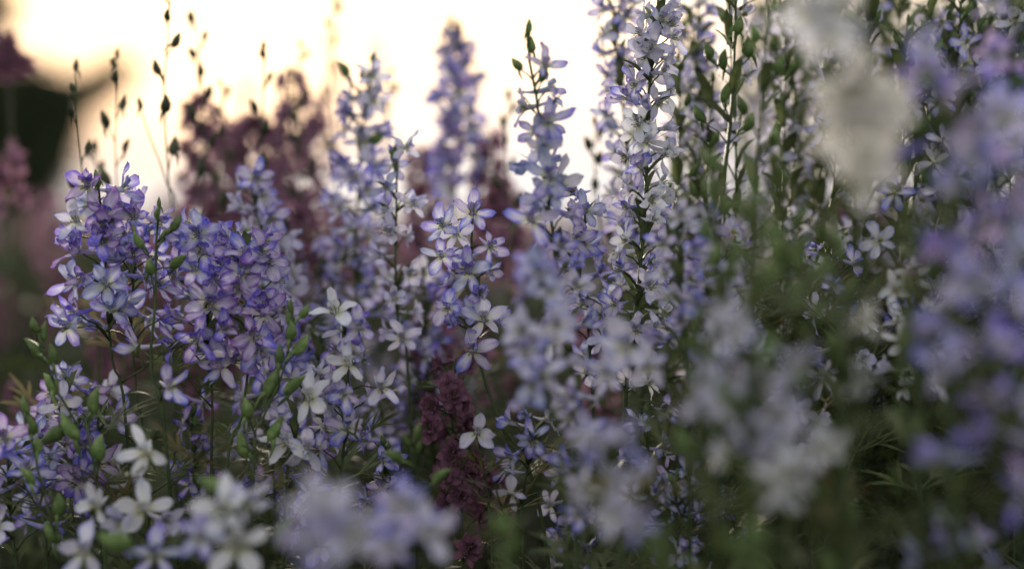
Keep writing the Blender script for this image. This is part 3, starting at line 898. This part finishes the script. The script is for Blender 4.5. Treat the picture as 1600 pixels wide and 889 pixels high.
P('pale larkspur with soft blurred blooms low among dark leaves', [(1150, 590), (1180, 660), (1210, 760), (1230, 900)], .60,
  (600, 800), 9, 'pale', .66, ped=.016, leaves=(10, 680), mix=['lavender', 'white'], face=.5, seed=44,
  heroes=[(1130, 615, (-.1, .1), .66, 'pale'), (1215, 650, (.1, .2), .66, 'pale'), (1285, 700, (.2, 0), .6, 'white'), (1215, 765, (0, 0), .66, 'white')])
P('white larkspur with two separate blurred blooms on a leafy stalk', [(1360, 440), (1355, 520), (1340, 620), (1330, 760)], .62,
  None, 0, 'white', rad=.0014, leaves=(18, 420), heroes=[(1352, 505, (-.1, .3), .5, 'ivory'), (1342, 592, (-.1, .1), .5, 'white')], seed=45)
P('lilac larkspur blurred before the dark middle with greenish tips', [(944, 690), (955, 760), (960, 830), (970, 940)], .64,
  (700, 850), 6, 'pale', .64, ped=.013, leaves=(10, 760), mix=['lavender'], buds=3, seed=46,
  heroes=[(960, 800, (0, .1), .66, 'pale'), (925, 690, (-.1, .1), .6, 'pale')])
P('cloudy lilac larkspur close by, its blooms dissolved by blur', [(500, 752), (516, 800), (520, 860), (530, 960)], .50,
  (740, 900), 1, 'pale', .62, ped=.012, face=.6, leaves=(4, 860), heroes=[(505, 790, (-.1, .3), .72, 'pale'), (545, 830, (.1, .1), .7, 'pale'), (480, 850, (-.1, 0), .66, 'lavender')], seed=47)
P('lavender larkspur bloom with cream heart beside the dissolved lilac one', [(640, 752), (650, 800), (660, 860), (670, 960)], .70,
  (860, 940), 3, 'lavender', .8, ped=.012, face=.6, leaves=(4, 860), heroes=[(668, 830, (.1, .2, 0), .92, 'pale'), (628, 785, (-.3, .3), .8, 'lavender'), (610, 850, (-.2, 0), .7, 'lavender')], seed=48)
for i, (x, y, dd, n_, c, mx_, sz, lb) in enumerate([
        (905, 610, .90, 10, 'pale', ['lavender'], .8, 'pale larkspur beneath the fluttering spike with loose side blooms'),
        (1055, 740, .97, 10, 'blue', ['violet', 'lavender'], .72, 'small deep blue larkspur low in the dark leaves'),
        (1105, 690, 1.08, 9, 'blue', ['pale'], .75, 'blue larkspur half buried behind the soft pale blooms'),
        (1010, 640, .98, 9, 'lavender', ['blue'], .74, 'lavender larkspur with few blooms under the packed pale spike'),
        (880, 740, 1.04, 9, 'lavender', ['pale'], .76, 'lavender larkspur crouching behind the pale side blooms'),
        (600, 690, 1.02, 8, 'lavender', ['violet'], .76, 'violet tinged larkspur in the shade next to the fat pods'),
        (660, 420, 1.12, 16, 'lavender', ['pale', 'violet'], .80, 'lavender larkspur between the forked and the crooked stalk'),
        (500, 400, 1.16, 14, 'lavender', ['violet', 'pale'], .80, 'lavender larkspur to the foot of the two bud spike'),
        (480, 700, 1.0, 9, 'violet', ['lavender'], .82, 'violet larkspur low beneath the long petalled white blooms'),
        (300, 640, 1.04, 10, 'lavender', ['violet'], .82, 'lavender larkspur under the flat violet crown'),
        (390, 660, 1.06, 9, 'violet', ['pale'], .80, 'violet larkspur low under the curved pale spike'),
        (60, 640, 1.05, 11, 'violet', ['lavender', 'blue'], .88, 'violet larkspur behind the drooping bud stalk'),
        (1250, 560, .95, 9, 'pale', ['lavender'], .75, 'pale larkspur in the leaves behind the soft blurred blooms'),
        (1300, 380, 1.0, 10, 'pale', ['white', 'lavender'], .75, 'pale larkspur emerging just below the ivory plume'),
        (1420, 420, .92, 10, 'white', ['pale'], .72, 'white larkspur with small blooms in the leafy wall'),
        (1060, 330, .92, 12, 'lavender', ['pale', 'blue'], .78, 'lavender larkspur fronting the packed pale spike'),
        (1120, 420, .88, 8, 'lavender', ['pale'], .76, 'lavender larkspur in front of the upright pods'),
        (1500, 820, .70, 5, 'lavender', ['blue'], .7, 'low blurred lavender larkspur by the dark hollow')]):
    hgt = 22 * n_ / dd
    P(lb, [(x, y), (x + 5, y + hgt * .5), (x + 16, y + hgt + 60)], dd, (y + 12, y + hgt), n_, c, sz, buds=3 if i % 2 else 0, ped=.014, leaves=(14, y + 60), mix=mx_, face=.4, seed=400 + i)
for i, (x, y, dd, lb) in enumerate([
        (1035, 840, .55, 'bright green leafy shoot at the foot of the blurred lilac larkspur'),
        (790, 820, .62, 'yellow green leafy shoot under the nodding blue blooms'),
        (1175, 830, .50, 'soft green leafy shoot below the pale blurred blooms'),
        (1255, 380, .66, 'green leafy shoot between the ivory plume and the pods'),
        (1470, 120, .60, 'tall green leafy shoot beside the big blurred lavender larkspur'),
        (1410, 540, .75, 'dark leafy shoot behind the two separate white blooms'),
        (1090, 500, .70, 'leafy shoot to the side of the big open white bloom'),
        (1215, 250, .74, 'leafy shoot rising between the two pod stalks'),
        (1110, 250, .80, 'slim leafy shoot next to the packed pale spike'),
        (1430, 330, .70, 'leafy shoot under the violet bloom and its blurred stalk'),
        (1300, 330, .78, 'leafy shoot just under the ivory plume'),
        (1300, 680, .66, 'leafy green shoot in the dark hollow of the bed')]):
    P(lb, [(x, y), (x + 6, y + 90), (x + 14, y + 240)], dd, None, 0, buds=8, bud_gap=.009, size=.9, rad=.0015, leaves=(34, y + 10), seed=60 + i, broad=True)

# ------------------------------------------------------------------ stalks of seed buds against the sky
for i, (path, dd, nb, gap, lb) in enumerate([
        ([(268, -30), (262, 60), (256, 160), (264, 290), (270, 420)], 1.10, 7, .020, 'tall thin bud stalk reaching highest against the bright sky'),
        ([(182, 84), (184, 150), (180, 220), (184, 320), (190, 420)], 1.13, 8, .014, 'bare bud stalk with dark paired buds in the pale gap'),
        ([(117, 104), (122, 180), (128, 250), (138, 340), (150, 440)], 1.12, 5, .021, 'bud stalk with thick blunt tip before the dark tree'),
        ([(302, 24), (312, 90), (318, 200), (316, 320), (310, 420)], 1.17, 9, .013, 'crooked bud stalk above the plum blooms'),
        ([(413, 72), (412, 130), (408, 220), (400, 340), (398, 440)], 1.15, 6, .017, 'short bud stalk rising from the mauve spikes'),
        ([(218, 166), (236, 220), (262, 290), (280, 400)], 1.11, 1, .02, 'leaning leafless stalk crossing the pale gap'),
        ([(345, 130), (350, 200), (346, 300), (340, 400)], 1.22, 7, .014, 'short seed stalk standing in the plum blooms'),
        ([(470, 70), (464, 140), (470, 230), (474, 360)], 1.26, 8, .015, 'seed stalk poking out above the tall mauve spike'),
        ([(524, 0), (518, 80), (520, 180), (526, 320)], 1.3, 9, .016, 'long seed stalk beside the two bud lavender spike'),
        ([(612, 110), (606, 170), (604, 260), (600, 360)], 1.28, 8, .014, 'seed stalk just past the two bud lavender spike'),
        ([(796, 150), (790, 220), (794, 310), (800, 420)], 1.2, 7, .014, 'seed stalk rising beside the fluttering blue spike'),
        ([(930, 190), (928, 250), (934, 330), (940, 430)], 1.15, 7, .013, 'seed stalk at the bright edge of the leaning pale spike'),
        ([(148, 230), (152, 280), (150, 350), (156, 430)], 1.2, 5, .014, 'stubby seed stalk low in the pale gap')]):
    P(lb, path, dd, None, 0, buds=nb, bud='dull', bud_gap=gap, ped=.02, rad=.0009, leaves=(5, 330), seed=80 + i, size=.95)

# ------------------------------------------------------------------ plum and mauve spikes behind
for i, (x, y, yb, dd, c, lb) in enumerate([
        (308, 165, 420, 1.30, 'plum', 'dark plum larkspur under the crooked bud stalk'),
        (386, 190, 460, 1.34, 'mauve', 'mauve larkspur behind the pale curved spike'),
        (356, 210, 430, 1.42, 'plum', 'plum larkspur squeezed between the dark plum and the mauve one'),
        (456, 120, 460, 1.30, 'mauve', 'tall mauve larkspur tapering to a thin tip'),
        (430, 196, 470, 1.38, 'plum', 'plum larkspur leaning on the tall mauve spike'),
        (486, 170, 440, 1.45, 'mauve', 'pinkish larkspur between the tall mauve and the two bud lavender spike'),
        (8, 62, 190, 1.40, 'plum', 'plum larkspur tip crossing the dark tree'),
        (4, 240, 420, 1.30, 'mauve', 'mauve larkspur bloom cluster below the plum tip'),
        (758, 215, 470, 1.30, 'plum', 'plum larkspur behind the crooked pale blue one'),
        (782, 290, 520, 1.36, 'mauve', 'rosy larkspur glowing between the crooked and the fluttering one'),
        (660, 240, 480, 1.40, 'mauve', 'mauve larkspur behind the forked dark stalk')]):
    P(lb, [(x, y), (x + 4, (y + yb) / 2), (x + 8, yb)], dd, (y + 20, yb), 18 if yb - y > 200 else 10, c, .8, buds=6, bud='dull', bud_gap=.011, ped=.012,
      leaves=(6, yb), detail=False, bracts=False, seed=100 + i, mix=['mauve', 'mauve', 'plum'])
for i, (x, y, dd, lb) in enumerate([(520, -40, 2.2, 'faint far bud stalk beside the two bud lavender spike'), (590, -30, 2.4, 'faint far larkspur tip above the two bud lavender spike'),
                                    (395, 50, 2.3, 'faint far larkspur tip above the mauve spikes'), (450, 60, 2.5, 'faint far larkspur tip behind the tall mauve spike')]):
    P(lb, [(x, y), (x - 4, y + 120), (x, y + 260)], dd, (y + 100, y + 300), 8, 'mauve', .8, buds=9, bud='dull', bud_gap=.024, ped=.016, leaves=(4, 330), detail=False, bracts=False, seed=130 + i)

# ------------------------------------------------------------------ the rest of the bed
fr = random.Random(21)


def skyline(x):
    for x0, x1, y in ((-200, 70, 400), (70, 240, 300), (240, 520, 270), (520, 640, 330), (640, 960, 330), (960, 2000, -10)):
        if x0 <= x < x1:
            return y
    return 300


NEAR_TO = ((60, 'beyond the drooping bud stalk'), (240, 'behind the violet clump'), (400, 'behind the pale curved spike'), (520, 'behind the tight bud cluster'),
           (640, 'behind the two bud lavender spike'), (800, 'behind the crooked pale blue stalk'), (960, 'behind the fluttering blue spike'),
           (1130, 'behind the packed pale spike'), (1260, 'among the green pod stalks'), (1420, 'behind the ivory plume'), (9999, 'behind the big blurred lavender one'))
LOOK = {'plum': 'plum', 'mauve': 'dusky mauve', 'lavender': 'lavender', 'pale': 'pale lilac'}


def row_label(key, x, dd, tall, leafy_=False):
    where = [t for lim, t in NEAR_TO if x < lim][0]
    far = 'close' if dd < 1.35 else 'a little way off' if dd < 2.0 else 'far off'
    kind = ('leafy budded ' if leafy_ else 'tall flowering ') if tall else ''
    return '%s %slarkspur %s %s' % (LOOK[key], kind, far, where), '%s %slarkspurs %s %s' % (LOOK[key], kind, far, where)


for i in range(92):                                       # dense leafy bed on the right side
    x = (1060 if i < 50 else 1190) + (i * 0.618 % 1) * (600 if i < 50 else 430)
    dd = 1.05 + .75 * fr.random() ** 1.6
    y = fr.uniform(-60, 70)
    green = i % 5 < 3
    if x < 1130:
        y += 60
    key = fr.choice(('lavender', 'pale', 'pale', 'lavender'))
    lb, gp = row_label(key, x, dd, True, green)
    P(lb, [(x, y), (x + fr.uniform(-14, 14), y + 200), (x + fr.uniform(-30, 30), y + 460)], dd, (y + 60, y + 620), fr.randint(3, 5) if green else fr.randint(9, 15), key, .80,
      buds=9 if green else 4, bud_gap=.012, ped=.014, leaves=(46 if green else 30, y + 10), detail=False, group=gp, seed=200 + i)
for i in range(96):
    u = i * 0.618 % 1
    dd = 1.14 + 3.6 * fr.random() ** 1.5
    x = -60 + 1720 * u
    y = skyline(x) + fr.uniform(0, 150) + (60 if dd < 1.5 else 0)
    if x > 960:
        y = fr.uniform(240, 420)
    if x < 520:
        key = fr.choice(('plum', 'plum', 'plum', 'mauve'))
    elif x < 960:
        key = fr.choice(('plum', 'plum', 'mauve', 'lavender'))
    else:
        key = fr.choice(('lavender', 'pale', 'mauve'))
    lb, gp = row_label(key, x, dd, False)
    P(lb, [(x, y), (x + fr.uniform(-10, 10), y + 120), (x + fr.uniform(-20, 20), y + 300)], dd, (y + 10, y + 230 / dd), fr.randint(8, 14), key, .82,
      buds=3, bud='dull', ped=.014, leaves=(22, y + 90), detail=False, bracts=False, group=gp, seed=300 + i)
